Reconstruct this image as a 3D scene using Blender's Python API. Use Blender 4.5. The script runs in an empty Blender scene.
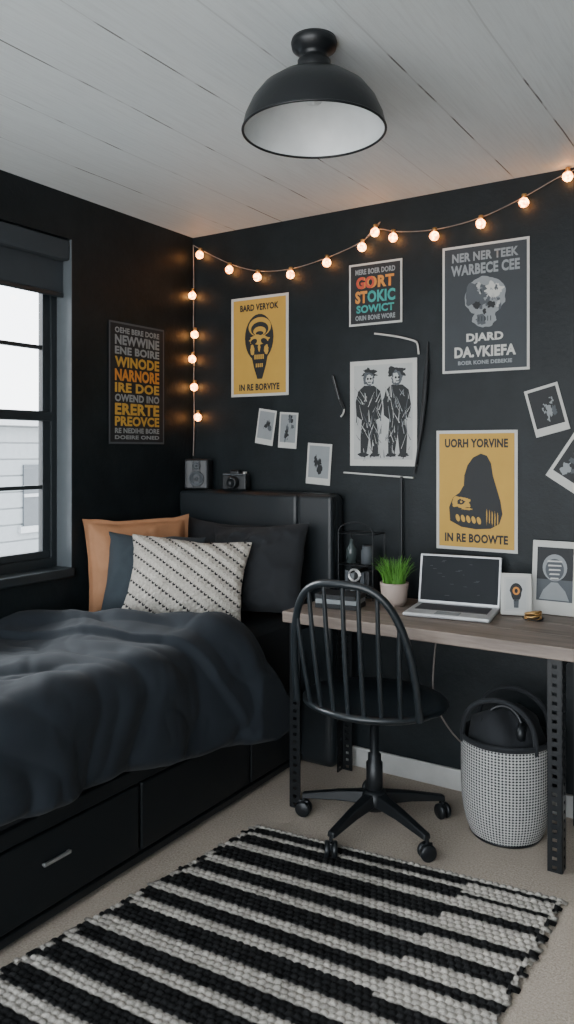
import bpy, math, random, bmesh
import numpy as np
from mathutils import Vector, Matrix, noise
random.seed(3)
rng = np.random.RandomState(5)
D = bpy.data
COL = bpy.context.scene.collection

# ------------------------------------------------------------ materials
class NT:
    def __init__(s, name):
        s.m = D.materials.new(name); s.m.use_nodes = True
        s.n = s.m.node_tree.nodes; s.l = s.m.node_tree.links
        s.b = s.n['Principled BSDF']
    def add(s, t, **k):
        n = s.n.new(t)
        for a, v in k.items(): setattr(n, a, v)
        return n
    def link(s, a, b): s.l.new(a, b)
    def coord(s, scale=(1, 1, 1), rot=(0, 0, 0), kind='Object'):
        tc = s.add('ShaderNodeTexCoord'); mp = s.add('ShaderNodeMapping')
        mp.inputs['Scale'].default_value = scale; mp.inputs['Rotation'].default_value = rot
        s.link(tc.outputs[kind], mp.inputs['Vector']); return mp.outputs[0]
    def noise(s, vec, sc, det=3, rough=.55):
        n = s.add('ShaderNodeTexNoise'); n.inputs['Scale'].default_value = sc
        n.inputs['Detail'].default_value = det; n.inputs['Roughness'].default_value = rough
        s.link(vec, n.inputs['Vector']); return n.outputs['Fac']
    def math(s, op, a, b=None, c=None):
        n = s.add('ShaderNodeMath', operation=op)
        for i, v in enumerate((a, b, c)):
            if v is None: continue
            if isinstance(v, (int, float)): n.inputs[i].default_value = v
            else: s.link(v, n.inputs[i])
        return n.outputs[0]
    def mix(s, f, a, b, blend='MIX'):
        n = s.add('ShaderNodeMix', data_type='RGBA', blend_type=blend)
        for i, v in ((0, f), (6, a), (7, b)):
            if isinstance(v, (int, float)): n.inputs[i].default_value = v
            elif isinstance(v, tuple): n.inputs[i].default_value = (*v[:3], 1)
            else: s.link(v, n.inputs[i])
        return n.outputs[2]
    def ramp(s, f, lo, hi, a=0., b=1.):
        n = s.add('ShaderNodeMapRange'); n.inputs[1].default_value = lo; n.inputs[2].default_value = hi
        n.inputs[3].default_value = a; n.inputs[4].default_value = b
        s.link(f, n.inputs[0]); return n.outputs[0]
    def bump(s, h, st, dist=.01):
        n = s.add('ShaderNodeBump'); n.inputs['Strength'].default_value = st; n.inputs['Distance'].default_value = dist
        s.link(h, n.inputs['Height']); s.link(n.outputs[0], s.b.inputs['Normal'])
    def base(s, c): s.link(c, s.b.inputs['Base Color'])
    def set(s, **k):
        for a, v in k.items(): s.b.inputs[a.replace('_', ' ')].default_value = v

def M(name, col, rough=.6, metal=0., var=.15, nsc=15, bump=0., bsc=80, dist=.004, sheen=0., coat=0., spec=None):
    t = NT(name); c = t.coord()
    lo = tuple(x*(1-var) for x in col); hi = tuple(min(1, x*(1+var)) for x in col)
    t.base(t.mix(t.noise(c, nsc), lo, hi)); t.set(Roughness=rough, Metallic=metal)
    if sheen: t.set(Sheen_Weight=sheen)
    if coat: t.set(Coat_Weight=coat)
    if spec is not None: t.set(Specular_IOR_Level=spec)
    if bump: t.bump(t.noise(c, bsc, 4), bump, dist)
    return t.m

def wall_mat():
    t = NT('charcoal_wall_paint'); c = t.coord()
    n1 = t.noise(c, 2.2, 5); n2 = t.noise(c, 9, 5, .7)
    f = t.math('MULTIPLY', n1, n2)
    t.base(t.mix(t.ramp(f, .15, .4), (.0052, .0080, .0095), (.0110, .0160, .0185)))
    t.set(Roughness=.48, Specular_IOR_Level=.26); t.bump(t.noise(c, 35, 5, .7), .5, .004); return t.m
def ceiling_mat():
    t = NT('white_plank_ceiling'); tc = t.add('ShaderNodeTexCoord'); sp = t.add('ShaderNodeSeparateXYZ')
    t.link(tc.outputs['Object'], sp.inputs[0]); x = sp.outputs[0]
    wob = t.noise(t.coord((1, .8, 1)), 2, 2); xw = t.math('ADD', x, t.math('MULTIPLY', wob, .02))
    d = t.math('PINGPONG', xw, .135)
    seam = t.math('LESS_THAN', d, .0026)
    brk = t.ramp(t.noise(t.coord((5, 2.2, 1)), 2.0, 2), .50, .57)
    faint = t.math('MULTIPLY', seam, t.math('ADD', t.math('MULTIPLY', brk, .72), .2))
    tone = t.noise(t.coord((3.5, .35, 1)), 1.5, 3)
    grain = t.noise(t.coord((60, 2.5, 1)), 2.0, 6, .7)
    base = t.mix(tone, (.60, .66, .68), (.73, .785, .80))
    base = t.mix(t.ramp(grain, .45, .75, 0, .35), base, (.42, .45, .46))
    t.base(t.mix(faint, base, (.08, .08, .08)))
    t.set(Roughness=.55); t.bump(t.math('SUBTRACT', grain, t.math('MULTIPLY', seam, 2)), .3, .004)
    return t.m
def carpet_mat():
    t = NT('beige_carpet'); c = t.coord()
    n = t.noise(c, 150, 5, .8); n2 = t.noise(c, 6, 3)
    col = t.mix(t.ramp(n, .35, .65), (.30, .245, .19), (.70, .605, .50))
    t.base(t.mix(t.ramp(n2, .3, .7, 0, .6), col, (.50, .42, .34))); t.set(Roughness=.95); t.bump(n, .7, .015); return t.m
def wood_mat():
    t = NT('weathered_desk_wood'); c = t.coord((1.2, 14, 14))
    n = t.noise(c, 2.5, 8, .7); n2 = t.noise(t.coord((3, 3, 3)), 2, 3)
    col = t.mix(t.ramp(n, .3, .7), (.060, .047, .040), (.26, .21, .175))
    t.base(t.mix(t.math('MULTIPLY', n2, .5), col, (.17, .13, .105))); t.set(Roughness=.5); t.bump(n, .3, .003); return t.m
def knit_mat():
    t = NT('cream_striped_knit'); tc = t.add('ShaderNodeTexCoord'); mp = t.add('ShaderNodeMapping')
    mp.inputs['Rotation'].default_value = (0, math.radians(-32), 0)
    t.link(tc.outputs['Object'], mp.inputs[0]); sp = t.add('ShaderNodeSeparateXYZ'); t.link(mp.outputs[0], sp.inputs[0])
    X, Z = sp.outputs[0], sp.outputs[2]
    zig = t.math('MULTIPLY', t.math('PINGPONG', X, .009), .9)
    d = t.math('PINGPONG', t.math('ADD', Z, zig), .0225)
    row = t.math('LESS_THAN', d, .0042)
    dash = t.math('GREATER_THAN', t.math('PINGPONG', X, .009), .0028)
    m = t.math('MULTIPLY', row, dash)
    n = t.noise(t.coord(), 160, 3)
    t.base(t.mix(m, t.mix(n, (.38, .345, .30), (.68, .64, .57)), (.012, .012, .014)))
    t.set(Roughness=.9); t.bump(t.math('ADD', t.math('MULTIPLY', d, 50), t.math('MULTIPLY', n, .8)), .9, .010); return t.m
def basket_mat():
    t = NT('woven_houndstooth'); tc = t.add('ShaderNodeTexCoord'); sp = t.add('ShaderNodeSeparateXYZ')
    t.link(tc.outputs['UV'], sp.inputs[0])
    u = t.math('MULTIPLY', sp.outputs[0], 84.); v = t.math('MULTIPLY', sp.outputs[1], 33.)
    du = t.math('PINGPONG', u, .5); dv = t.math('PINGPONG', v, .5)
    hole = t.math('LESS_THAN', t.math('ADD', du, dv), .42)
    n = t.noise(t.coord(), 60, 2)
    t.base(t.mix(hole, t.mix(n, (.34, .34, .335), (.52, .52, .50)), (.025, .027, .03)))
    t.set(Roughness=.85); t.bump(t.math('ADD', du, dv), .6, .004); return t.m
def rug_mat():
    t = NT('woven_rug_yarn'); a = t.add('ShaderNodeAttribute'); a.attribute_name = 'yarn'
    n = t.noise(t.coord(), 260, 3)
    t.base(t.mix(t.ramp(n, .3, .7, 0, .35), a.outputs['Color'], (.0, .0, .0)))
    t.set(Roughness=.95, Specular_IOR_Level=.15); t.bump(n, .5, .003); return t.m
def bulb_mat():
    t = NT('warm_crackle_bulb'); c = t.coord()
    n = t.noise(c, 90, 2)
    t.link(t.mix(t.ramp(n, .4, .62), (1, .25, .04), (1, .50, .16)), t.b.inputs['Emission Color'])
    t.link(t.ramp(n, .38, .64, 7., 26.), t.b.inputs['Emission Strength'])
    t.set(Roughness=.3); t.base(t.mix(n, (.8, .5, .3), (.9, .7, .5))); return t.m

WALL = wall_mat(); CEIL = ceiling_mat(); CARPET = carpet_mat(); WOOD = wood_mat(); KNIT = knit_mat()
BLACKM = M('black_powder_metal', (.012, .014, .016), .38, .3, bump=.1)
CHAIRB = M('black_chair_paint', (.011, .015, .018), .36, 0, bump=.08, coat=.1)
BEDB = M('black_bed_laminate', (.0065, .0085, .010), .45, spec=.35)
LEATH = M('black_leather', (.014, .018, .021), .36, 0, bump=.35, bsc=140, dist=.002)
DUVET = M('charcoal_comforter_cloth', (.0095, .0140, .0195), .8, 0, .2, 8, .2, 260, .002, sheen=.04, spec=.3)
BLKPIL = M('black_pillow_linen', (.008, .010, .013), .85, 0, bump=.3, bsc=300, dist=.002, sheen=.04)
GRYPIL = M('slate_pillow_linen', (.030, .042, .052), .85, 0, bump=.3, bsc=300, dist=.002, sheen=.05)
TANPIL = M('tan_suede', (.38, .185, .09), .75, 0, .25, 12, .4, 120, .003)
SHEET = M('black_sheet', (.008, .010, .012), .85)
WFRAME = M('black_window_frame', (.014, .019, .022), .4)
BLIND = M('charcoal_blind_cloth', (.028, .036, .043), .8)
WHITEP = M('white_trim_paint', (.46, .46, .44), .5)
CHROME = M('brushed_steel', (.7, .7, .7), .3, .9)
SHADEIN = M('white_enamel', (.68, .71, .72), .4)
GOLD = M('poster_gold_ink', (.50, .295, .05), .7, var=.08)
CREAM = M('cream_paper', (.52, .52, .49), .75, var=.05)
INK = M('black_ink', (.010, .012, .014), .65)
DPOST = M('slate_poster_paper', (.024, .031, .037), .6, var=.15)
GREY = M('grey_ink', (.24, .26, .27), .7)
MIDG = M('mid_grey_ink', (.070, .080, .090), .7)
ORNG = M('orange_ink', (.58, .23, .04), .7)
RED = M('red_ink', (.50, .07, .035), .7)
TEAL = M('teal_ink', (.04, .30, .27), .7)
ALU = M('laptop_aluminium', (.54, .55, .56), .35, .3, .03)
SCREEN = M('laptop_screen_matte', (.008, .011, .014), .45, 0, spec=.15)
KEY = M('laptop_keys', (.05, .05, .055), .5)
POT = M('blush_ceramic', (.46, .37, .32), .5, var=.06)
GRASS = M('grass_green', (.09, .27, .03), .6, var=.5, nsc=40)
SOIL = M('potting_soil', (.03, .02, .015), .9)
BULB = bulb_mat()
WIRE = M('pale_lamp_cord', (.20, .17, .15), .5)
BRASS = M('aged_brass', (.55, .33, .12), .35, .8)
BASK = basket_mat()
GLASSG = M('bottle_glass', (.05, .065, .065), .1)
PALEG = M('pale_grey_paper', (.42, .43, .42), .7)

# ------------------------------------------------------------ geometry helpers
def root(name, loc=(0, 0, 0), rot=(0, 0, 0)):
    o = D.objects.new(name, None); o.empty_display_size = .05
    o.location = loc; o.rotation_euler = rot; COL.objects.link(o); return o
def mk(name, v, f, mat, parent=None, smooth=False, loc=None, rot=None):
    me = D.meshes.new(name); me.from_pydata([tuple(map(float, p)) for p in v], [], f); me.update()
    if smooth: me.polygons.foreach_set('use_smooth', [True]*len(me.polygons))
    o = D.objects.new(name, me); me.materials.append(mat); COL.objects.link(o)
    if parent: o.parent = parent
    if loc: o.location = loc
    if rot: o.rotation_euler = rot
    return o
def bev(o, w=.005, seg=2):
    m = o.modifiers.new('bevel', 'BEVEL'); m.width = w; m.segments = seg; m.limit_method = 'ANGLE'; return o
def box(name, a, b, mat, parent=None, bw=0, seg=2, rot=None, loc=None):
    x0, y0, z0 = a; x1, y1, z1 = b
    v = [(x0,y0,z0),(x1,y0,z0),(x1,y1,z0),(x0,y1,z0),(x0,y0,z1),(x1,y0,z1),(x1,y1,z1),(x0,y1,z1)]
    f = [(0,3,2,1),(4,5,6,7),(0,1,5,4),(1,2,6,5),(2,3,7,6),(3,0,4,7)]
    o = mk(name, v, f, mat, parent, loc=loc, rot=rot)
    if bw: bev(o, bw, seg)
    return o
def lathe(name, prof, mat, parent=None, n=40, sx=1, sy=1, loc=None, rot=None, smooth=True, uv=False):
    v = []; f = []
    for r, z in prof:
        for i in range(n):
            a = 2*math.pi*i/n; v.append((r*math.cos(a)*sx, r*math.sin(a)*sy, z))
    k = len(prof)
    for j in range(k-1):
        for i in range(n):
            i2 = (i+1) % n; f.append((j*n+i, j*n+i2, (j+1)*n+i2, (j+1)*n+i))
    o = mk(name, v, f, mat, parent, smooth, loc, rot)
    if uv:
        ul = o.data.uv_layers.new(name='UVMap'); q = 0
        for j in range(k-1):
            for i in range(n):
                for (ii, jj) in ((i, j), (i+1, j), (i+1, j+1), (i, j+1)):
                    ul.data[q].uv = (ii/n, jj/(k-1)); q += 1
    return o
def tube(name, pts, r, mat, parent=None, smooth_curve=True, taper=None, cyclic=False):
    cu = D.curves.new(name, 'CURVE'); cu.dimensions = '3D'; cu.bevel_depth = r; cu.bevel_resolution = 3
    cu.use_fill_caps = True; cu.resolution_u = 6
    if smooth_curve:
        s = cu.splines.new('NURBS'); s.points.add(len(pts)-1)
        for i, p in enumerate(pts): s.points[i].co = (*p, 1); s.points[i].radius = taper[i] if taper else 1
        s.order_u = 3; s.use_endpoint_u = True
    else:
        s = cu.splines.new('POLY'); s.points.add(len(pts)-1)
        for i, p in enumerate(pts): s.points[i].co = (*p, 1); s.points[i].radius = taper[i] if taper else 1
    s.use_cyclic_u = cyclic
    t = D.objects.new(name+'_c', cu); COL.objects.link(t)
    bpy.context.view_layer.update()
    me = D.meshes.new_from_object(t.evaluated_get(bpy.context.evaluated_depsgraph_get()))
    D.objects.remove(t); D.curves.remove(cu)
    me.name = name; me.materials.clear(); me.materials.append(mat)
    me.polygons.foreach_set('use_smooth', [True]*len(me.polygons))
    o = D.objects.new(name, me); COL.objects.link(o)
    if parent: o.parent = parent
    return o
def join(name, objs, parent=None):
    V = []; F = []; mats = []; mi = []; sm = []
    for o in objs:
        b = len(V); m = o.matrix_basis
        V += [tuple(m @ v.co) for v in o.data.vertices]
        mt = o.data.materials[0]
        if mt not in mats: mats.append(mt)
        for p in o.data.polygons:
            F.append([b+i for i in p.vertices]); mi.append(mats.index(mt)); sm.append(p.use_smooth)
    me = D.meshes.new(name); me.from_pydata(V, [], F); me.update()
    for m in mats: me.materials.append(m)
    me.polygons.foreach_set('material_index', mi); me.polygons.foreach_set('use_smooth', sm)
    for o in objs: D.objects.remove(o)
    r = D.objects.new(name, me); COL.objects.link(r)
    if parent: r.parent = parent
    return r
# flat print helpers: local X right, Z up, facing -Y
def poly(par, name, pts, mat, layer=1):
    y = -.0022-.0007*layer
    return mk(name, [(x, y, z) for x, z in pts], [tuple(range(len(pts)))], mat, par)
def ell(par, name, cx, cz, rx, rz, mat, layer=1, rot=0, n=28):
    c, s = math.cos(rot), math.sin(rot); P = []
    for i in range(n):
        a = 2*math.pi*i/n; x, z = rx*math.cos(a), rz*math.sin(a); P.append((cx+x*c-z*s, cz+x*s+z*c))
    return poly(par, name, P, mat, layer)
def blob(par, name, cx, cz, rx, rz, mat, layer, seed, amp=.18, n=48):
    P = []
    for i in range(n):
        a = 2*math.pi*i/n; k = 1+amp*noise.noise(Vector((math.cos(a)*2.2, math.sin(a)*2.2, seed*3.7)))*1.6+amp*.4*noise.noise(Vector((math.cos(a)*7, math.sin(a)*7, seed*1.7)))
        P.append((cx+rx*math.cos(a)*k, cz+rz*math.sin(a)*k))
    return poly(par, name, P, mat, layer)
def rect(par, name, x0, z0, x1, z1, mat, layer=1):
    return poly(par, name, [(x0, z0), (x1, z0), (x1, z1), (x0, z1)], mat, layer)
def txt(par, name, s, cx, cz, w, h, mat, layer=2, bold=.042):
    cu = D.curves.new(name, 'FONT'); cu.body = s; cu.offset = bold; cu.resolution_u = 3; cu.space_character = 1.06
    t = D.objects.new(name+'_t', cu); COL.objects.link(t); bpy.context.view_layer.update()
    me = D.meshes.new_from_object(t.evaluated_get(bpy.context.evaluated_depsgraph_get()))
    D.objects.remove(t)
    co = [v.co.copy() for v in me.vertices]
    if not co: return
    x0 = min(c.x for c in co); x1 = max(c.x for c in co); y0 = min(c.y for c in co); y1 = max(c.y for c in co)
    y = -.0022-.0007*layer
    for v, c in zip(me.vertices, co):
        v.co = (cx+((c.x-x0)/(x1-x0)-.5)*w, y, cz+((c.y-y0)/(y1-y0)-.5)*h)
    me.materials.clear(); me.materials.append(mat)
    o = D.objects.new(name, me); COL.objects.link(o); o.parent = par; return o
def sheet(name, w, h, mat, loc, rot=(0, 0, 0)):
    r = root(name, loc, rot); box('paper', (-w/2, -.002, -h/2), (w/2, 0, h/2), mat, r); return r

# ------------------------------------------------------------ room shell
H = 2.44; RX = 3.3; FY = -4.3
box('floor', (-.02, FY, -.06), (RX, .02, 0), CARPET)
box('ceiling', (-.16, FY, H), (RX+.1, .12, H+.1), CEIL)
box('wall_back', (-.16, 0, 0), (RX+.1, .12, H), WALL)
box('wall_right', (RX, FY, 0), (RX+.1, 0, H), WALL)
WY0, WY1, WZ0, WZ1 = -1.75, -.79, .885, 2.255
lw = root('wall_left')
box('panel_far', (-.16, WY1, 0), (0, 0, H), WALL, lw)
box('panel_near', (-.16, FY, 0), (0, WY0, H), WALL, lw)
box('panel_below', (-.16, WY0, 0), (0, WY1, WZ0), WALL, lw)
box('panel_above', (-.16, WY0, WZ1), (0, WY1, H), WALL, lw)
box('baseboard_back', (.0, -.016, 0), (RX, -.001, .085), WHITEP, bw=.004)
box('baseboard_right', (RX-.016, FY, 0), (RX-.001, -.02, .085), WHITEP, bw=.004)

# window
REV = M('daylit_window_reveal', (.085, .10, .11), .5)  # dark reveal paint, with the daylight on it put in as lighter grey
w = root('window_1')
fx0, fx1 = -.145, -.085
box('reveal_far', (-.15, WY1-.004, WZ0+.006), (.002, WY1-.0005, WZ1-.001), REV, w)
box('jamb_far', (fx0, WY1-.035, WZ0+.001), (fx1, WY1-.004, WZ1-.001), WFRAME, w, .003)
box('jamb_near', (fx0, WY0+.001, WZ0+.001), (fx1, WY0+.035, WZ1-.001), WFRAME, w, .003)
box('head', (fx0, WY0+.03, WZ1-.04), (fx1, WY1-.03, WZ1-.001), WFRAME, w)
box('bottom_rail', (fx0, WY0+.03, WZ0+.001), (fx1, WY1-.03, WZ0+.045), WFRAME, w, .003)
box('sash_stile_far', (-.125, WY1-.070, WZ0+.04), (-.095, WY1-.035, WZ1-.04), WFRAME, w, .003)
box('sash_stile_near', (-.125, WY0+.035, WZ0+.04), (-.095, WY0+.075, WZ1-.04), WFRAME, w, .003)
box('meeting_rail', (-.13, WY0+.03, 1.50), (-.085, WY1-.03, 1.54), WFRAME, w, .003)
box('lower_sash_rail', (-.125, WY0+.03, WZ0+.045), (-.09, WY1-.03, WZ0+.075), WFRAME, w, .003)
for i, z in enumerate((1.225, 1.805)):
    box('muntin_%d' % i, (-.12, WY0+.03, z-.008), (-.10, WY1-.03, z+.008), WFRAME, w)
box('muntin_upright', (-.12, -1.278, WZ0+.04), (-.10, -1.262, WZ1-.04), WFRAME, w)
box('sill', (-.15, WY0+.001, WZ0-.03), (.02, WY1-.001, WZ0+.006), WFRAME, w, .004)
gt = NT('window_glass'); tr = gt.add('ShaderNodeBsdfTransparent'); gl = gt.add('ShaderNodeBsdfGlossy'); gl.inputs['Roughness'].default_value = .02
mx = gt.add('ShaderNodeMixShader'); fr = gt.add('ShaderNodeFresnel'); fr.inputs[0].default_value = 1.3
gt.link(fr.outputs[0], mx.inputs[0]); gt.link(tr.outputs[0], mx.inputs[1]); gt.link(gl.outputs[0], mx.inputs[2])
gt.link(mx.outputs[0], gt.n['Material Output'].inputs[0])
box('glass_pane', (-.112, WY0+.04, WZ0+.05), (-.109, WY1-.04, WZ1-.04), gt.m, w)
bl = root('roller_blind')
box('blind_cassette', (-.075, WY0+.004, 2.165), (-.005, WY1-.006, 2.25), BLIND, bl, .008)
box('blind_cloth', (-.05, WY0+.01, 2.03), (-.044, WY1-.01, 2.18), BLIND, bl)
box('blind_hem', (-.056, WY0+.01, 2.015), (-.038, WY1-.01, 2.035), WFRAME, bl, .004)

# exterior
SID = M('grey_siding', (.27, .29, .30), .7, var=.12)
EXW = M('neighbour_window_glass', (.08, .09, .10), .3)
EXT = M('neighbour_trim', (.42, .43, .44), .6)
SNOW = M('pale_ground', (.4, .42, .42), .9)
ex = root('neighbour_building', (-7.5, 2, -3))
box('facade', (-3, -6, 0), (0, 5, 4.75), SID, ex)
P = [box('a', (0, -6, .25*i), (.03, 5, .25*i+.225), SID) for i in range(19)]
join('siding', P, ex)
box('roof_fascia', (-3.1, -6.2, 4.75), (.2, 5.2, 4.95), EXT, ex)
for i, yy in enumerate((-4.6, -3.2, -1.6, -.2, 1.4, 3.)):
    for j, zz in enumerate((1.2, 3.2)):
        box('pane_%d_%d' % (i, j), (.03, yy, zz), (.06, yy+.7, zz+.95), EXW, ex)
        box('pane_sill_%d_%d' % (i, j), (.03, yy-.08, zz-.1), (.09, yy+.78, zz), EXT, ex)
        box('pane_rail_%d_%d' % (i, j), (.06, yy, zz+.45), (.08, yy+.7, zz+.5), EXT, ex)
box('ground_outside', (-25, -15, -3.2), (-.6, 15, -3), SNOW)

# ------------------------------------------------------------ bed
b = root('bed')
BX = .715
box('base', (.012, -2.1, .03), (BX-.02, -.115, .30), BEDB, b, .004)
box('plinth', (.03, -2.06, 0), (BX-.06, -.14, .03), BEDB, b)
box('side_rail', (BX-.03, -2.1, .285), (BX, -.115, .335), BEDB, b, .004)
box('side_rail_low', (BX-.02, -2.1, .02), (BX-.002, -.115, .045), BEDB, b, .003)
for i, (y0, y1) in enumerate(((-2.06, -1.15), (-1.135, -.52), (-.505, -.13))):
    box('drawer_front_%d' % i, (BX-.02, y0, .055), (BX-.001, y1, .277), BEDB, b, .005)
for i, y in enumerate((-1.5,)):
    box('drawer_handle_%d' % i, (BX+.004, y-.05, .186), (BX+.012, y+.05, .196), CHROME, b, .002)
    for s in (-.045, .045): box('handle_post_%d_%d' % (i, s > 0), (BX-.002, y+s-.004, .188), (BX+.006, y+s+.004, .194), CHROME, b)
box('mattress', (.02, -2.07, .30), (BX-.015, -.125, .655), SHEET, b, .05, 5)
box('headboard', (.012, -.115, .0), (.868, -.006, 1.19), LEATH, b, .04, 6)
box('headboard_pad', (.014, -.128, .3), (.69, -.09, 1.183), LEATH, b, .018, 5)
box('headboard_side_pad', (.694, -.128, .3), (.866, -.09, 1.183), LEATH, b, .018, 5)

# comforter
NS, NR, NC = 110, 230, 16
def sstep(a, b_, x):
    t = max(0, min(1, (x-a)/(b_-a))); return t*t*(3-2*t)
def crease(q, k=2.2, p=.8):
    q = abs(q)*k; q = math.sqrt(q*q+.0025); return min(1.15, q)**p
V = []
for i in range(NS+1):
    s = i/NS; ye = -1.0+.56*s
    for j in range(NR+NC+1):
        jr = min(j, NR)/NR; y = -2.13+(ye+2.13)*jr
        hem = .250+.115*max(0, min(1, (-.55-y)/1.1))+.010*math.sin(y*9)
        L1, LA = .63, .14; L3 = .56-hem; L = (L1+LA+L3)*s
        if L < L1: x, z, nx, nz = .015+L, .66, 0, 1
        elif L < L1+LA:
            a = (L-L1)/LA*math.pi/2; x, z = .645+.09*math.sin(a), .57+.09*math.cos(a); nx, nz = math.sin(a), math.cos(a)
        else: x, z, nx, nz = .735, .57-(L-L1-LA), 1, 0
        hang = max(0, (L-L1-LA)/.3)
        w1 = noise.fractal(Vector((x*2+3, y*1.8, z*2)), 1.0, 2.0, 2)
        wx, wy, wz = x+.08*w1, y+.08*noise.noise(Vector((x*4, y*4, z*4+7))), z
        q = noise.noise(Vector((wx*2.6+wy*1.2, wy*4.2, wz*2.2)))      # long soft folds across the bed
        q2 = noise.noise(Vector((wx*3.2-wy*5, wy*4+wz*6, 4+w1)))
        q3 = noise.noise(Vector((wx*10+wy*6, wy*9-wz*6, 8+wz*7)))
        off = .016+.018*w1+.026*crease(q)+.011*crease(q2, 2.4)+.0035*crease(q3)
        off += .010*hang*math.sin(y*12+2)+.010*hang
        hb_ = max(0, 1-abs(y+.56)/.35); off += .06*hb_*min(1, hang*1.2+.35*(L > L1))
        fe = y-(ye-.27+.03*math.sin(s*7+1)); off += .026*sstep(-.006, .026, fe)
        e = y-(ye-.07); off += .034*math.exp(-(e/.085)**2)
        yy = y
        if j > NR:
            th = (j-NR)/NC*math.radians(205); R = .042
            yy = y+R*math.sin(th); off -= R*(1-math.cos(th))
        if s > .96: off -= .05*((s-.96)/.04)**2
        xx = x+nx*off
        if y > -.7: xx = min(xx, .866)
        V.append((max(.012, xx), yy+.010*w1, z+nz*off))
W_ = NR+NC+1
F = [(i*W_+j, (i+1)*W_+j, (i+1)*W_+j+1, i*W_+j+1) for i in range(NS) for j in range(NR+NC)]
cf = mk('comforter', V, F, DUVET, smooth=True)
sm = cf.modifiers.new('subd', 'SUBSURF'); sm.levels = 1; sm.render_levels = 1

def pillow(name, w, h, T, loc, rot, mat, seed=0, flange=0., wr=1.):
    n = 46; V = []; idx = {}
    def pt(u, v, sd):
        k = 1+flange
        uu, vv = u*k, v*k
        x = w/2*u*(1-.075*(1-v*v)*abs(u)); z = h/2*v*(1-.075*(1-u*u)*abs(v))
        cu, cv = min(1, abs(uu)), min(1, abs(vv))
        t = T/2*((1-cu**2.4)*(1-cv**2.4))**.55
        nz = noise.fractal(Vector((x*7+seed*3, z*7, seed)), 1, 2, 3)
        rd = (1-abs(noise.noise(Vector((x*11+nz, z*8, seed+9+sd)))))**5
        t2 = t*(1+.16*nz*wr)+.012*rd*wr*min(1, t*25)
        return (x+.006*nz, sd*t2+.004*nz, z+.008*nz)
    for sd in (-1, 1):
        for i in range(n+1):
            for j in range(n+1):
                u, v = math.sin(math.pi/2*(-1+2*i/n)), math.sin(math.pi/2*(-1+2*j/n))
                if (i in (0, n) or j in (0, n)) and sd == 1: idx[(sd, i, j)] = idx[(-1, i, j)]; continue
                idx[(sd, i, j)] = len(V); V.append(pt(u, v, sd))
    F = []
    for sd in (-1, 1):
        for i in range(n):
            for j in range(n):
                q = (idx[(sd, i, j)], idx[(sd, i+1, j)], idx[(sd, i+1, j+1)], idx[(sd, i, j+1)])
                F.append(q if sd == -1 else q[::-1])
    return mk(name, V, F, mat, smooth=True, loc=loc, rot=tuple(math.radians(a) for a in rot))
pillow('tan_pillow', .50, .42, .13, (.138, -.525, .878), (-10, 0, 66), TANPIL, 1, .09, 1.4)
pillow('slate_pillow', .42, .36, .13, (.262, -.575, .848), (-18, 4, 42), GRYPIL, 2)
pillow('black_pillow', .44, .39, .15, (.605, -.31, .874), (-20, -3, 12), BLKPIL, 3, wr=1.4)
pillow('black_pillow', .44, .38, .12, (.33, -.225, .87), (-12, 3, 6), BLKPIL, 4)
pillow('striped_knit_pillow', .50, .35, .14, (.440, -.58, .85), (-22, 4, 28), KNIT, 5, wr=.6)

# headboard-top items
sp = root('bookshelf_speaker', (.085, -.06, 1.19), (0, 0, math.radians(25)))
box('cabinet', (-.06, -.045, 0), (.06, .04, .145), BLACKM, sp, .008)
for i, (cz, r) in enumerate(((.05, .038), (.112, .02))):
    lathe('driver_ring_%d' % i, [(r, 0), (r, .006), (r*.82, .008), (r*.75, .002), (r*.3, -.002), (r*.25, .006), (0.0005, .009)], MIDG, sp, 24, loc=(0, -.046, cz), rot=(math.pi/2, 0, 0))
for i in range(4): tube('grille_bar_%d' % i, [(-.05+.033*i, -.056, .006), (-.05+.033*i, -.056, .139)], .0014, MIDG, sp, False)
cm = root('vintage_camera', (.31, -.06, 1.19), (0, 0, math.radians(12)))
box('body', (-.062, -.028, 0), (.062, .028, .075), BLACKM, cm, .008)
box('prism', (-.025, -.026, .07), (.025, .024, .095), BLACKM, cm, .008)
box('top_plate', (-.06, -.026, .06), (.06, .026, .078), MIDG, cm, .004)
lathe('lens', [(.03, 0), (.03, .03), (.027, .038), (.02, .038), (.018, .03), (.0005, .028)], BLACKM, cm, 28, loc=(0, -.028, .036), rot=(math.pi/2, 0, 0))
lathe('dial', [(.011, 0), (.011, .01), (.0005, .01)], CHROME, cm, 16, loc=(.045, 0, .077))

# ------------------------------------------------------------ desk
dk = root('desk')
DX0, DX1, DY0, DY1, DZ = .874, 2.02, -.53, -.018, .76
for i in range(3):
    ya = DY0+(DY1-DY0)*i/3; yb = DY0+(DY1-DY0)*(i+1)/3-.0015
    box('top_plank_%d' % i, (DX0, ya, DZ-.042), (DX1, yb, DZ), WOOD, dk, .003)
def perf_leg(nm, x, y, sx, sy):
    P = []; wd = .046; z1 = DZ-.044
    n = 24; st = z1/n
    for k in range(2):
        for q in range(n+1):
            z = min(q*st, z1)
            za, zb = max(0, z-.009), min(z1, z+.009)
            if k == 0: P.append(box('a', (min(x, x+sx*wd), y-.002, za), (max(x, x+sx*wd), y+.002, zb), BLACKM))
            else: P.append(box('a', (x-.002, min(y, y+sy*wd), za), (x+.002, max(y, y+sy*wd), zb), BLACKM))
        for e in (0, wd-.015):
            if k == 0: P.append(box('a', (min(x+sx*e, x+sx*(e+.015)), y-.0025, 0), (max(x+sx*e, x+sx*(e+.015)), y+.0025, z1), BLACKM))
            else: P.append(box('a', (x-.0025, min(y+sy*e, y+sy*(e+.015)), 0), (x+.0025, max(y+sy*e, y+sy*(e+.015)), z1), BLACKM))
    join(nm, P, dk)
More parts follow.
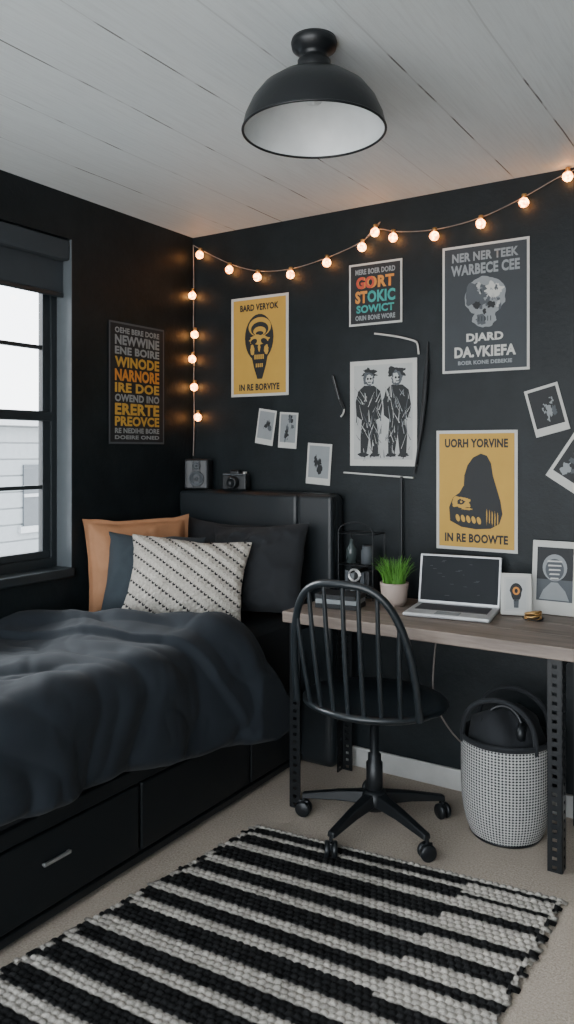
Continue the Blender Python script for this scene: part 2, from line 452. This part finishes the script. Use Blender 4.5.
perf_leg('leg_front_left', .888, -.495, 1, 1)
perf_leg('leg_back_left', .888, -.07, 1, -1)
perf_leg('leg_front_right', 1.895, -.435, -1, 1)
perf_leg('leg_back_right', 1.895, -.07, -1, -1)
box('apron_back', (.89, -.075, .66), (1.895, -.07, .717), BLACKM, dk)
box('apron_left', (.89, -.49, .67), (.895, -.07, .717), BLACKM, dk)
box('apron_right', (1.89, -.43, .67), (1.895, -.07, .717), BLACKM, dk)

# laptop
lp = root('laptop', (1.445, -.235, DZ), (0, 0, math.radians(8)))
box('deck', (-.16, -.11, .002), (.16, .11, .016), ALU, lp, .005)
box('keyboard', (-.135, -.03, .016), (.135, .085, .0175), KEY, lp)
box('trackpad', (-.045, -.1, .016), (.045, -.04, .0168), GREY, lp)
lid = root('lid', (0, .108, .014), (math.radians(-14), 0, 0)); lid.parent = lp
box('lid_shell', (-.16, -.002, 0), (.16, .006, .195), ALU, lid, .004)
box('display', (-.151, -.0035, .012), (.151, -.0015, .187), SCREEN, lid)
P = []
for i in range(16):
    x = random.uniform(-.12, .1); z = random.uniform(.03, .17)
    P.append(box('a', (x, -.0042, z), (x+random.uniform(.006, .02), -.0036, z+.001), MIDG))
join('screen_text', P, lid)

# potted grass
pg = root('potted_grass', (1.185, -.185, DZ))
lathe('pot', [(.0005, 0), (.042, 0), (.05, .02), (.056, .08), (.057, .09), (.052, .09), (.05, .075), (.0005, .075)], POT, pg, 36)
lathe('soil', [(.05, .078), (.0005, .082)], SOIL, pg, 20)
V = []; F = []
for i in range(260):
    a = random.uniform(0, 6.28); r = .045*math.sqrt(random.random()); bx, by = r*math.cos(a), r*math.sin(a)
    hgt = random.uniform(.07, .14); ln = random.uniform(0, .06); wv = random.uniform(.0016, .003); a2 = a+random.uniform(-.8, .8)
    pa = random.uniform(0, 3.14)
    for k in range(5):
        t = k/4; ww = wv*(1-t*.85); cx = bx+ln*t*t*math.cos(a2); cy = by+ln*t*t*math.sin(a2); z = .078+hgt*t*(1-.15*t)
        V += [(cx-ww*math.cos(pa), cy-ww*math.sin(pa), z), (cx+ww*math.cos(pa), cy+ww*math.sin(pa), z)]
    o = len(V)-10
    F += [(o+2*k, o+2*k+1, o+2*k+3, o+2*k+2) for k in range(4)]
mk('grass_blades', V, F, GRASS, pg)

# wire organiser
wo = root('wire_desk_organizer', (1.0, -.105, DZ))
P = []
for x in (-.08, .08):
    for y in (-.06, .05):
        P.append(tube('a', [(x, y, 0), (x, y, .27)], .003, BLACKM, None, False))
for z in (.012, .14, .27):
    P.append(tube('a', [(-.08, -.06, z), (.08, -.06, z), (.08, .05, z), (-.08, .05, z)], .003, BLACKM, None, False, cyclic=True))
    if z < .2:
        for i in range(7): P.append(tube('a', [(-.08+.16*i/6, -.06, z), (-.08+.16*i/6, .05, z)], .0018, BLACKM, None, False))
P.append(tube('a', [(-.08, -.06, .27), (-.08, -.06, .30), (0, -.06, .325), (.08, -.06, .30), (.08, -.06, .27)], .003, BLACKM))
join('wire_frame', P, wo)
lathe('bottle', [(.0005, 0), (.022, 0), (.022, .06), (.009, .08), (.009, .1), (.0005, .1)], GLASSG, wo, 20, loc=(-.045, -.01, .143))
lathe('jar', [(.0005, 0), (.026, 0), (.026, .055), (.022, .06), (.022, .075), (.0005, .075)], MIDG, wo, 20, loc=(.03, -.01, .143))
for i, (c, hh, x) in enumerate(((MIDG, .10, -.055), (GREY, .09, -.03), (INK, .105, -.008), (MIDG, .095, .016), (INK, .1, .04))):
    box('notebook_%d' % i, (x, -.05, .015), (x+.018, .04, .015+hh), c, wo, .002)
tube('spiral_ornament', [(.03*math.cos(t*1.0)*(1-t/40), -.07, .10+.028*math.sin(t)*(1-t/40)) for t in np.linspace(0, 14, 50)], .002, CHROME, wo)
bk = root('book_stack', (1.02, -.33, DZ), (0, 0, math.radians(8)))
for i, (c, a) in enumerate(((INK, 0), (GREY, .06), (INK, -.04))):
    box('book_%d' % i, (-.085, -.06, .0181*i), (.085, .06, .0181*i+.018), c, bk, .002, rot=(0, 0, a))

# framed pictures on desk
fp = root('picture_frame', (1.66, -.14, DZ+.003), (math.radians(-10), 0, math.radians(18)))
box('frame', (-.056, -.008, 0), (.056, .004, .155), CREAM, fp, .003)
box('mat_inset', (-.044, -.0095, .014), (.044, -.008, .141), WHITEP, fp)
def fpoly(par, name, pts, mat, y): return mk(name, [(x, y, z) for x, z in pts], [tuple(range(len(pts)))], mat, par)
def ring(cx, cz, rx, rz, n=24): return [(cx+rx*math.cos(a), cz+rz*math.sin(a)) for a in np.linspace(0, 2*math.pi, n+1)[:-1]]
y0 = -.0105
fpoly(fp, 'print_ground', [(-.036, .022), (.036, .022), (.036, .133), (-.036, .133)], PALEG, y0+.0004)
fpoly(fp, 'print_mask', [(.024*math.cos(a)*(1 if math.sin(a) > 0 else .8), .085+.034*math.sin(a)) for a in np.linspace(0, 6.28, 20)[:-1]], INK, y0)
fpoly(fp, 'print_highlight', ring(0, .09, .013, .015), ORNG, y0-.0007)
fpoly(fp, 'print_eye', ring(0, .09, .006, .008), INK, y0-.0014)
fpoly(fp, 'print_stem', [(-.008, .028), (.008, .028), (.010, .06), (-.010, .06)], MIDG, y0)
box('easel_back', (-.01, .004, 0), (.01, .007, .12), INK, fp)
fa = root('framed_art_print', (1.775, -.05, DZ+.002), (math.radians(-7), 0, 0))
box('frame', (-.085, -.006, 0), (.085, .006, .275), CREAM, fa, .003)
box('art_panel', (-.066, -.0075, .05), (.066, -.006, .25), MIDG, fa)
box('art_panel_dark', (-.066, -.0082, .13), (.066, -.0076, .25), INK, fa)
fpoly(fa, 'art_arch', ring(0, .175, .045, .05), GREY, -.0088)
fpoly(fa, 'art_shade', ring(.0, .168, .034, .040), MIDG, -.0095)
for i in range(5): fpoly(fa, 'art_rib_%d' % i, [(-.028+.003*i, .195-.016*i), (.028-.003*i, .197-.016*i), (.026-.003*i, .202-.016*i), (-.026+.003*i, .201-.016*i)], CREAM, -.0102)
fpoly(fa, 'art_shoulders', [(-.055, .055), (.055, .055), (.04, .09), (.012, .12), (-.012, .12), (-.04, .09)], GREY, -.0088)
br = root('brass_bangle', (1.73, -.17, DZ))
for i in range(3):
    tube('ring_%d' % i, [(.028*math.cos(a), .028*math.sin(a), .008+.009*i+.006*math.sin(a+i)) for a in np.linspace(0, 6.28, 18)[:-1]], .004, BRASS, br, cyclic=True)
lathe('trinket_dish', [(.0005, 0), (.03, 0), (.04, .008), (.038, .008), (.03, .003), (.0005, .003)], INK, br, 24)

# ------------------------------------------------------------ chair
ch = root('windsor_swivel_chair', (1.24, -.475, 0), (0, 0, math.radians(2)))
lathe('seat', [(.0005, .440), (.17, .440), (.24, .450), (.268, .464), (.270, .472), (.262, .480), (.225, .477), (.12, .468), (.0005, .466)], CHAIRB, ch, 56, 1, .90)
lathe('under_plate', [(.0005, .40), (.07, .40), (.09, .439), (.0005, .441)], BLACKM, ch, 24)
lathe('gas_column', [(.0005, .09), (.03, .09), (.03, .24), (.024, .245), (.024, .27), (.016, .275), (.016, .40), (.0005, .40)], BLACKM, ch, 24)
lathe('hub', [(.0005, .075), (.045, .075), (.05, .1), (.045, .13), (.032, .145), (.0005, .145)], BLACKM, ch, 28)
for i in range(5):
    a = math.radians(190+72*i); c, s = math.cos(a), math.sin(a)
    V = []
    for r, hw, z0, z1 in ((.03, .026, .09, .135), (.14, .021, .085, .118), (.278, .016, .068, .088)):
        for (o, z) in ((-hw, z0), (hw, z0), (hw*.75, z1), (-hw*.75, z1)): V.append((r*c-o*s, r*s+o*c, z))
    F = [(0,1,2,3),(8,11,10,9)]
    for k in (0, 4):
        for q in range(4): F.append((k+q, k+4+q, k+4+(q+1) % 4, k+(q+1) % 4))
    bev(mk('base_arm_%d' % i, V, F, BLACKM, ch), .005, 2)
    cs = root('caster_%d' % i, (.274*c, .274*s, 0), (0, 0, a+.6*i)); cs.parent = ch
    tube('caster_stem', [(0, 0, .045), (0, 0, .075)], .007, BLACKM, cs, False)
    for sd in (-1, 1):
        lathe('wheel_%d' % (sd > 0), [(.0005, -.009), (.024, -.009), (.0285, -.005), (.0285, .005), (.024, .009), (.0005, .009)], BLACKM, cs, 24, loc=(0, sd*.013, .0285), rot=(math.pi/2, 0, 0))
    box('caster_hood', (-.02, -.005, .03), (.02, .005, .058), BLACKM, cs, .004)
def hoop(th):
    c, s = math.cos(th), math.sin(th)
    x = .235*math.copysign(abs(c)**.60, c); z = .474+.456*s**.80
    f = (z-.474)/.456
    return Vector((x*(1-.02*f), -.125-.075*math.sqrt(max(0, 1-(x/.26)**2))-.08*f, z))
tube('back_hoop', [hoop(t) for t in np.linspace(.0, math.pi, 31)], .0135, CHAIRB, ch)
HP = [hoop(t) for t in np.linspace(0, math.pi, 400)]
N = 7
for i in range(N):
    q = -1+2*(i+.5)/N
    bx = .20*q; by = -.215*math.sqrt(1-(bx/.27)**2)
    tx = .225*q
    tp = min(HP, key=lambda p: abs(p.x-tx))
    mid = (Vector((bx, by, .47))+tp)/2+Vector((0, -.014, 0))
    tube('spindle_%d' % i, [(bx, by, .463), tuple(mid), tuple(tp)], .0085, CHAIRB, ch, True, [1.0, 1.15, .8])

# ------------------------------------------------------------ basket
bs = root('woven_basket', (1.655, -.25, 0))
prof = [(.128+.030*(1-math.exp(-5*t)) + .003*math.sin(t*3), .012+.335*t) for t in np.linspace(0, 1, 24)]
lathe('woven_body', prof, BASK, bs, 64, uv=True)
lathe('base', [(.0005, 0), (.122, 0), (.130, .012), (.0005, .013)], BLACKM, bs, 48)
lathe('rim_band', [(.157, .340), (.162, .343), (.163, .357), (.158, .362), (.150, .357), (.147, .20), (.0005, .19)], BLKPIL, bs, 56)
for i, s in enumerate((-1, 1)):
    tube('handle_%d' % i, [(-.13, s*.085, .33), (-.135, s*.09, .40), (-.09, s*.09, .475), (0, s*.09, .505), (.09, s*.09, .475), (.135, s*.09, .40), (.13, s*.085, .33)], .009, BLKPIL, bs)
bg = lathe('rolled_blanket', [(.0005, .20), (.13, .22), (.135, .34), (.115, .40), (.07, .44), (.0005, .45)], BLKPIL, bs, 40)
for v in bg.data.vertices:
    n_ = noise.fractal(v.co*9, 1, 2, 3); v.co += Vector((v.co.x, v.co.y, 0)).normalized()*min(.006, .03*n_)+Vector((0, 0, .03*n_))
tube('headphone_band', [(.07*math.cos(t)+.01, -.07+.02*math.sin(t), .39+.08*math.sin(t)) for t in np.linspace(0, math.pi, 14)], .008, BLACKM, bs)
for i, s in enumerate((-1, 1)):
    lathe('ear_cup_%d' % i, [(.0005, -.014), (.026, -.014), (.034, 0), (.026, .014), (.0005, .014)], BLACKM, bs, 24, loc=(.01+s*.068, -.07, .395), rot=(0, math.pi/2, 0))
tube('power_cord', [(1.34, -.10, .71), (1.35, -.2, .52), (1.37, -.22, .40), (1.41, -.15, .28), (1.455, -.06, .19), (1.46, -.02, .14)], .003, WIRE)

# ------------------------------------------------------------ rug
nu, nv, sp_ = 50, 78, 6
A = np.array((.875, -.70)); B = np.array((1.94, -.59)); C_ = np.array((1.91, -2.25)); D_ = np.array((.70, -2.25))
jit = rng.rand(nv+1, nu+2)
seqL = [('w',1),('b',2),('w',1),('b',3),('w',2),('b',4),('w',2),('b',3),('w',2),('b',4),('w',2),('b',3),('w',2),('b',4),('w',3),('b',3),('w',2),('b',4),('w',2),('b',4),('w',3),('b',4),('w',2),('b',3),('w',2),('b',3),('w',3),('b',3),('w',3),('b',3),('w',3)]
patL = ''.join(c*n for c, n in seqL)+'w'*90
seqR = [('w',1),('b',1),('w',3),('b',1),('w',3),('b',2),('w',4),('b',2),('w',3),('b',3),('w',3),('b',2),('w',4),('b',3),('w',3),('b',2),('w',3),('b',3),('w',4),('b',2),('w',3),('b',3),('w',4),('b',2)]
patR = ''.join(c*n for c, n in seqR)+'w'*90
Uu = np.arange(nu*sp_+1)/(nu*sp_); Vv = np.arange(nv*sp_+1)/(nv*sp_)
verts = np.zeros((len(Vv), len(Uu), 3)); cols = np.zeros((len(Vv), len(Uu), 4))
for r, v in enumerate(Vv):
    P0 = A*(1-v)+D_*v; P1 = B*(1-v)+C_*v
    fv = v*nv; rv = min(nv-1, int(fv))
    for c, u in enumerate(Uu):
        shift = .5 if rv % 2 else 0.
        fu = u*nu+shift; ru = int(fu) % (nu+1)
        hu = abs(math.sin(math.pi*(fu % 1))); hv = abs(math.sin(math.pi*(fv % 1)))
        h = (hu*hv)**.5*(.8+.4*jit[rv, ru])
        p = P0*(1-u)+P1*u
        edge = 0 if 0 < c < len(Uu)-1 and 0 < r < len(Vv)-1 else -.003
        ez = (jit[rv, 0]-.5)*.03 if c == 0 else ((jit[rv, 1]-.5)*.03 if c == len(Uu)-1 else 0)
        verts[r, c] = (p[0]+ez, p[1]+.002*math.sin(fu*3), .005+.007*h+edge)
        if ru in (0, nu) or u < .018 or u > .985: k = 'wb'[(rv//2) % 2]
        else: k = (patL if u < .74 else patR)[rv]
        if k == 'b': g = .006+.010*jit[rv, ru]; cc = (g, g*1.02, g*1.05)
        else: g = .38+.15*jit[rv, ru]; cc = (g, g*.93, g*.83)
        cols[r, c] = (*cc, 1)
nU, nV = len(Uu), len(Vv)
Fr = [(r*nU+c, (r+1)*nU+c, (r+1)*nU+c+1, r*nU+c+1) for r in range(nV-1) for c in range(nU-1)]
me = D.meshes.new('striped_rug'); me.from_pydata(verts.reshape(-1, 3).tolist(), [], Fr); me.update()
at = me.color_attributes.new('yarn', 'FLOAT_COLOR', 'POINT'); at.data.foreach_set('color', cols.reshape(-1))
me.polygons.foreach_set('use_smooth', [True]*len(me.polygons)); me.materials.append(rug_mat())
rug = D.objects.new('striped_rug', me); COL.objects.link(rug)
so = rug.modifiers.new('solid', 'SOLIDIFY'); so.thickness = .004; so.offset = -1

# ------------------------------------------------------------ ceiling lamp
cl = root('ceiling_lamp', (1.482, -1.319, H)); cl.scale = (1.02, 1.02, .94)
lathe('canopy', [(.0005, 0), (.056, 0), (.059, -.010), (.056, -.026), (.040, -.038), (.031, -.046), (.034, -.054), (.042, -.060), (.042, -.09), (.03, -.105), (.0005, -.105)], BLACKM, cl, 40)
lathe('shade_outer', [(.03, -.094), (.06, -.099), (.098, -.114), (.133, -.141), (.158, -.176), (.175, -.216), (.181, -.244), (.182, -.252)], BLACKM, cl, 64)
lathe('shade_inner', [(.180, -.2525), (.177, -.242), (.171, -.216), (.154, -.180), (.130, -.147), (.095, -.120), (.03, -.104), (.0005, -.102)], SHADEIN, cl, 64)
tube('shade_lip', [(.181*math.cos(a), .181*math.sin(a), -.252) for a in np.linspace(0, 2*math.pi, 49)[:-1]], .0035, BLACKM, cl, cyclic=True)
lathe('bulb', [(.013, -.10), (.014, -.115), (.024, -.135), (.028, -.155), (.02, -.172), (.0005, -.178)], SHADEIN, cl, 24)

# ------------------------------------------------------------ string lights
sl = root('string_lights')
bulbs = [(1.82, 2.400), (1.657, 2.33), (1.487, 2.275), (1.292, 2.255), (1.108, 2.275), (1.023, 2.31), (.961, 2.255), (.786, 2.21), (.596, 2.180), (.412, 2.190), (.248, 2.245), (.067, 2.34)]
top = [(1.90, 2.435)]+[(x, z+.026) for x, z in bulbs]
tube('cord_swag', [(x, -.014, z) for x, z in top]+[(.012, -.012, 2.40)], .0022, WIRE, sl)
tube('cord_loop', [(1.023, -.012, 2.335), (1.06, -.02, 2.37), (.99, -.02, 2.31), (.961, -.014, 2.283)], .002, WIRE, sl)
vert = [(.02, 2.145), (.035, 1.95), (.02, 1.83), (.032, 1.69), (.055, 1.54)]
tube('cord_drop', [(.012, -.012, 2.40), (.016, -.012, 2.2), (.012, -.012, 2.0), (.018, -.012, 1.85), (.014, -.012, 1.7), (.02, -.012, 1.55), (.012, -.012, 1.35)], .0026, WIRE, sl)
P = []; Cc = []
def ico(r, loc, mat):
    bm = bmesh.new(); bmesh.ops.create_icosphere(bm, subdivisions=2, radius=r)
    me = D.meshes.new('b'); bm.to_mesh(me); bm.free(); me.materials.append(mat)
    o = D.objects.new('b', me); COL.objects.link(o); o.matrix_basis = Matrix.Translation(loc); return o
for (x, z) in bulbs+vert:
    P.append(ico(.0195, (x, -.030, z), BULB))
    o = lathe('a', [(.0005, 0), (.009, 0), (.009, .018), (.0005, .02)], BRASS, None, 12); o.matrix_basis = Matrix.Translation((x, -.026, z+.016)); Cc.append(o)
join('glowing_bulbs', P, sl); join('bulb_caps', Cc, sl)

# ------------------------------------------------------------ posters
# 1 gold skull
p = sheet('gold_skull_poster', .327, .473, CREAM, (.406, -.003, 1.870))
rect(p, 'gold_field', -.150, -.224, .150, .224, GOLD)
txt(p, 'title', 'BARD VERYOK', 0, .185, .22, .032, INK)
ell(p, 'helmet', 0, .04, .082, .112, INK, 2)
poly(p, 'chin', [(-.05, -.02), (.055, -.02), (.04, -.09), (.018, -.155), (-.01, -.155), (-.03, -.10)], INK, 2.3)
for i in range(4): ell(p, 'helmet_band_%d' % i, .004, .090-.010*i, .064-.014*i, .046-.012*i, GOLD if i % 2 == 0 else INK, 2.8+.5*i)
blob(p, 'brow_plate', 0, .03, .056, .022, GOLD, 4.9, 3)
ell(p, 'eye_l', -.028, .022, .019, .013, INK, 5.5, .3); ell(p, 'eye_r', .03, .022, .019, .013, INK, 5.5, -.3)
blob(p, 'cheek_l', -.038, -.018, .012, .024, GOLD, 4, 5); blob(p, 'cheek_r', .042, -.018, .012, .024, GOLD, 4, 6); blob(p, 'nose_bridge', .002, -.008, .007, .018, GOLD, 5.4, 7)
for i in range(5): rect(p, 'tooth_%d' % i, -.026+.0115*i, -.062, -.018+.0115*i, -.04, GOLD, 4)
for i in range(4): rect(p, 'lower_tooth_%d' % i, -.018+.011*i, -.10, -.011+.011*i, -.082, GOLD, 4)
txt(p, 'caption', 'IN RE BORVIYE', 0, -.193, .23, .032, INK)
# 2 small colour type poster
p = sheet('colour_type_poster', .253, .27, CREAM, (1.012, -.003, 2.055))
rect(p, 'dark_field', -.118, -.126, .118, .126, INK)
txt(p, 'line_a', 'MERE BOER DORD', 0, .098, .19, .024, GREY)
txt(p, 'line_b', 'GORT', .0, .050, .18, .052, ORNG); txt(p, 'line_b_red', 'GO', -.046, .050, .088, .052, RED, 3); txt(p, 'line_c', 'STOKIC', 0, -.012, .19, .052, TEAL)
txt(p, 'line_c_orange', 'ST', -.066, -.012, .058, .054, ORNG, 3); txt(p, 'line_d', 'SOWICT', 0, -.064, .18, .034, TEAL); txt(p, 'line_e', 'ORIN BONE WORE', 0, -.102, .19, .022, GREY)
# 3 skeleton figures (ink sketch)
p = sheet('skeleton_figures_poster', .315, .455, CREAM, (1.048, -.003, 1.538))
rect(p, 'print_field', -.138, -.20, .138, .208, PALEG, 1)
for k, (cx, fl) in enumerate(((-.066, 1), (.066, -1))):
    poly(p, 'coat_%d' % k, [(cx-.022, .12), (cx+.026, .118), (cx+.055, .095), (cx+.066, .03), (cx+.058, -.02), (cx+.036, -.03), (cx+.048, -.10), (cx+.044, -.175), (cx+.014, -.178), (cx+.004, -.09), (cx-.010, -.178), (cx-.040, -.172), (cx-.040, -.10), (cx-.034, -.03), (cx-.060, -.01), (cx-.064, .05), (cx-.050, .098)], INK, 2)
    blob(p, 'hat_%d' % k, cx, .172, .036, .022, INK, 2.2, k+1, .5)
    blob(p, 'head_%d' % k, cx, .148, .025, .030, MIDG, 2.5, k+2, .2); blob(p, 'skull_face_%d' % k, cx+.004*fl, .145, .016, .020, PALEG, 2.9, k+4, .3)
    ell(p, 'eye_a_%d' % k, cx-.004, .149, .005, .005, INK, 3.4); ell(p, 'eye_b_%d' % k, cx+.010, .149, .005, .005, INK, 3.4); rect(p, 'teeth_%d' % k, cx-.004, .132, cx+.011, .136, INK, 3.4)
    for i in range(75):
        x0_ = cx+random.uniform(-.06, .06); z0_ = random.uniform(-.18, .11); an = random.uniform(-.7, .7); ln = random.uniform(.008, .035); wd_ = random.uniform(.0008, .003)
        dx, dz = math.sin(an)*ln, math.cos(an)*ln
        poly(p, 'stroke_%d_%d' % (k, i), [(x0_-dx-wd_, z0_-dz), (x0_-dx+wd_, z0_-dz), (x0_+dx+wd_*.3, z0_+dz), (x0_+dx-wd_*.3, z0_+dz)], random.choice((GREY, PALEG, PALEG, MIDG, INK)), 3.5+.02*i)
    blob(p, 'boot_a_%d' % k, cx-.025, -.180, .024, .009, INK, 5.2, k+71, .3); blob(p, 'boot_b_%d' % k, cx+.030, -.180, .024, .009, INK, 5.2, k+72, .3)
tube('hanger_strip_top', [(-.036, -.008, .342), (.06, -.012, .325), (.15, -.010, .298), (.166, -.010, .285), (.168, -.008, .24)], .0042, CREAM, p)
box('hanger_strip_bottom', (-.17, -.016, -.270), (.16, -.004, -.264), CREAM, p, rot=(0, math.radians(3), 0))
tube('black_cord', [(.210, -.012, .29), (.205, -.012, .15), (.192, -.014, .0), (.175, -.012, -.12), (.150, -.012, -.26)], .008, INK, p, True, [.3, 1.3, 1.2, .9, .4])
tube('black_pole', [(.095, -.018, -.27), (.095, -.018, -.54), (.098, -.03, -.765)], .006, BLACKM, p, False)
# 4 slate poster with skull sculpture
p = sheet('slate_skull_poster', .354, .514, CREAM, (1.495, -.003, 1.948))
rect(p, 'slate_field', -.167, -.247, .167, .247, DPOST)
txt(p, 'line_a', 'NER NER TEEK', 0, .208, .27, .036, GREY); txt(p, 'line_b', 'WARBECE CEE', 0, .157, .28, .044, GREY)
blob(p, 'cranium', 0, .045, .085, .078, GREY, 2, 1, .08); blob(p, 'cranium_shade', -.03, .05, .045, .05, MIDG, 2.7, 2, .3); blob(p, 'highlight', .035, .065, .035, .028, CREAM, 3.3, 3, .4)
blob(p, 'jaw', .0, -.045, .048, .035, GREY, 2.4, 4, .15); blob(p, 'jaw_shade', -.015, -.05, .022, .02, MIDG, 3, 5, .3)
for i in range(26): blob(p, 'contour_%d' % i, random.uniform(-.06, .06), random.uniform(-.01, .10), random.uniform(.003, .010), random.uniform(.003, .014), random.choice((DPOST, GREY, MIDG, PALEG)), 4+.06*i, i+30, .7, 20)
blob(p, 'eye_l', -.032, .01, .016, .014, INK, 5.8, 7, .3); blob(p, 'eye_r', .03, .008, .016, .014, INK, 5.8, 8, .3); blob(p, 'nose', 0, -.018, .007, .011, INK, 5.8, 9, .3)
for i in range(5): rect(p, 'tooth_gap_%d' % i, -.024+.012*i, -.056, -.021+.012*i, -.036, INK, 5.6)
txt(p, 'line_c', 'DJARD', 0, -.122, .15, .042, CREAM); txt(p, 'line_d', 'DA.VKIEFA', 0, -.175, .25, .044, CREAM); txt(p, 'line_e', 'BOER KONE DEBEKIE', 0, -.218, .22, .016, GREY)
# 5 gold hooded poster
p = sheet('gold_hood_poster', .334, .483, CREAM, (1.459, -.003, 1.2165))
rect(p, 'gold_field', -.155, -.229, .155, .229, GOLD)
txt(p, 'title', 'UORH YORVINE', 0, .190, .26, .036, INK); txt(p, 'caption', 'IN RE BOOWTE', 0, -.192, .26, .036, INK)
hoodpts = [(-.108, -.125), (-.112, -.07), (-.095, -.03), (-.068, -.01), (-.05, .02), (-.048, .06), (-.035, .10), (-.012, .132), (.02, .148), (.045, .14), (.062, .11), (.07, .06), (.085, .01), (.10, -.04), (.108, -.09), (.095, -.13), (.06, -.15), (.0, -.155), (-.06, -.148)]
poly(p, 'hood', hoodpts, INK, 2)
blob(p, 'face', -.060, -.05, .036, .024, GOLD, 3, 2, .3); blob(p, 'eye', -.062, -.047, .016, .010, INK, 4, 3, .3); ell(p, 'pupil', -.060, -.047, .005, .005, GOLD, 5)
blob(p, 'cheek_line', -.035, -.075, .022, .004, GOLD, 3.5, 6, .3)
for i in range(5): ell(p, 'snout_band_%d' % i, -.075+.022*i, -.112-.002*i, .008, .015, GOLD, 3, .3)
for i in range(5): blob(p, 'fold_%d' % i, .045+.011*i, -.10-.004*i, .002, .028, GOLD, 3, i, .3)
# left wall dark type poster
p = sheet('dark_type_poster', .36, .543, INK, (.004, -.404, 1.678), (0, 0, math.pi/2))
for i, (a0, a1, a2, a3) in enumerate(((-.18, -.2715, .18, -.263), (-.18, .263, .18, .2715), (-.18, -.2715, -.172, .2715), (.172, -.2715, .18, .2715))):
    rect(p, 'edge_%d' % i, a0, a1, a2, a3, MIDG, 1)
for i, (s, z, h, m) in enumerate((('OEHE BERE DORE', .235, .026, GREY), ('NEWWINE', .192, .044, GREY), ('ENE BOIRE', .145, .036, GREY), ('WINODE', .094, .048, GOLD), ('NARNORE', .036, .054, ORNG), ('IRE DOE', -.020, .044, GOLD), ('OWEND INO', -.066, .034, GREY), ('ERERTE', -.116, .052, GOLD), ('PREOVCE', -.170, .044, GOLD), ('RE NEDIHE BORE', -.212, .024, GREY), ('DOEIRE ONED', -.242, .018, GREY))):
    txt(p, 'line_%d' % i, s, 0, z, .29, h, m)
# loose photos
def photo(name, w, h, x, z, rot, dark=MIDG, seed=0):
    p = sheet(name, w, h, CREAM, (x, -.003, z), (0, math.radians(-rot), 0))
    rect(p, 'image', -w*.42, -h*.34, w*.42, h*.44, dark)
    for i in range(12): blob(p, 'figure_%d' % i, random.uniform(-.25, .25)*w, random.uniform(-.2, .32)*h, random.uniform(.04, .13)*w, random.uniform(.04, .14)*h, random.choice((GREY, INK, MIDG)), 2+.15*i, seed+i, .5, 24)
    return p
photo('polaroid_photo', .10, .165, .443, 1.487, -9, GREY, 1)
photo('polaroid_photo', .10, .165, .567, 1.470, -4, GREY, 11)
photo('polaroid_photo', .125, .185, .731, 1.316, -4, GREY, 21)
photo('polaroid_photo', .13, .185, 1.737, 1.532, 15, INK, 31)
photo('polaroid_photo', .155, .20, 1.852, 1.325, -33, INK, 41)
hk = root('wall_hook', (.84, -.002, 1.62))
tube('hook_arm', [(-.035, -.006, .09), (-.012, -.02, .035), (.012, -.03, -.02), (.025, -.012, -.06)], .0055, BLACKM, hk)
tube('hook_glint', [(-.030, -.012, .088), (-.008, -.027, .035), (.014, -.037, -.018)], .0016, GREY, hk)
tube('hook_tip', [(.025, -.012, -.06), (.026, -.012, -.08), (.012, -.02, -.095)], .0035, CREAM, hk)

# ------------------------------------------------------------ world, light, camera
wd = D.worlds.new('overcast_sky'); bpy.context.scene.world = wd; wd.use_nodes = True
n = wd.node_tree.nodes; l = wd.node_tree.links
bgn = n['Background']; tc = n.new('ShaderNodeTexCoord'); sx = n.new('ShaderNodeSeparateXYZ'); mr = n.new('ShaderNodeMapRange'); mixn = n.new('ShaderNodeMix'); mixn.data_type = 'RGBA'
l.new(tc.outputs['Generated'], sx.inputs[0]); l.new(sx.outputs[2], mr.inputs[0]); mr.inputs[1].default_value = -.3; mr.inputs[2].default_value = .6
l.new(mr.outputs[0], mixn.inputs[0]); mixn.inputs[6].default_value = (.88, .88, .88, 1); mixn.inputs[7].default_value = (.82, .91, 1, 1)
l.new(mixn.outputs[2], bgn.inputs[0]); bgn.inputs[1].default_value = 7.6
sn = D.lights.new('added_soft_sun', 'SUN'); sn.energy = 9.; sn.angle = math.radians(40); sn.color = (.93, .97, 1)  # wide soft sun added under the overcast sky to strengthen the window light
so_ = D.objects.new('added_soft_sun', sn); COL.objects.link(so_); so_.location = (-6, -2, 5)
so_.rotation_euler = Vector((1, .12, -.52)).to_track_quat('-Z', 'Y').to_euler()

cam = D.cameras.new('camera'); co = D.objects.new('camera', cam); COL.objects.link(co)
co.location = (2.52, -3.077, 1.379); co.rotation_euler = (math.radians(90), 0, math.radians(32.52))
cam.sensor_fit = 'VERTICAL'; cam.sensor_height = 24; cam.lens = 789/1024*24; cam.shift_y = -62/1024
cam.clip_start = .05
bpy.context.scene.camera = co
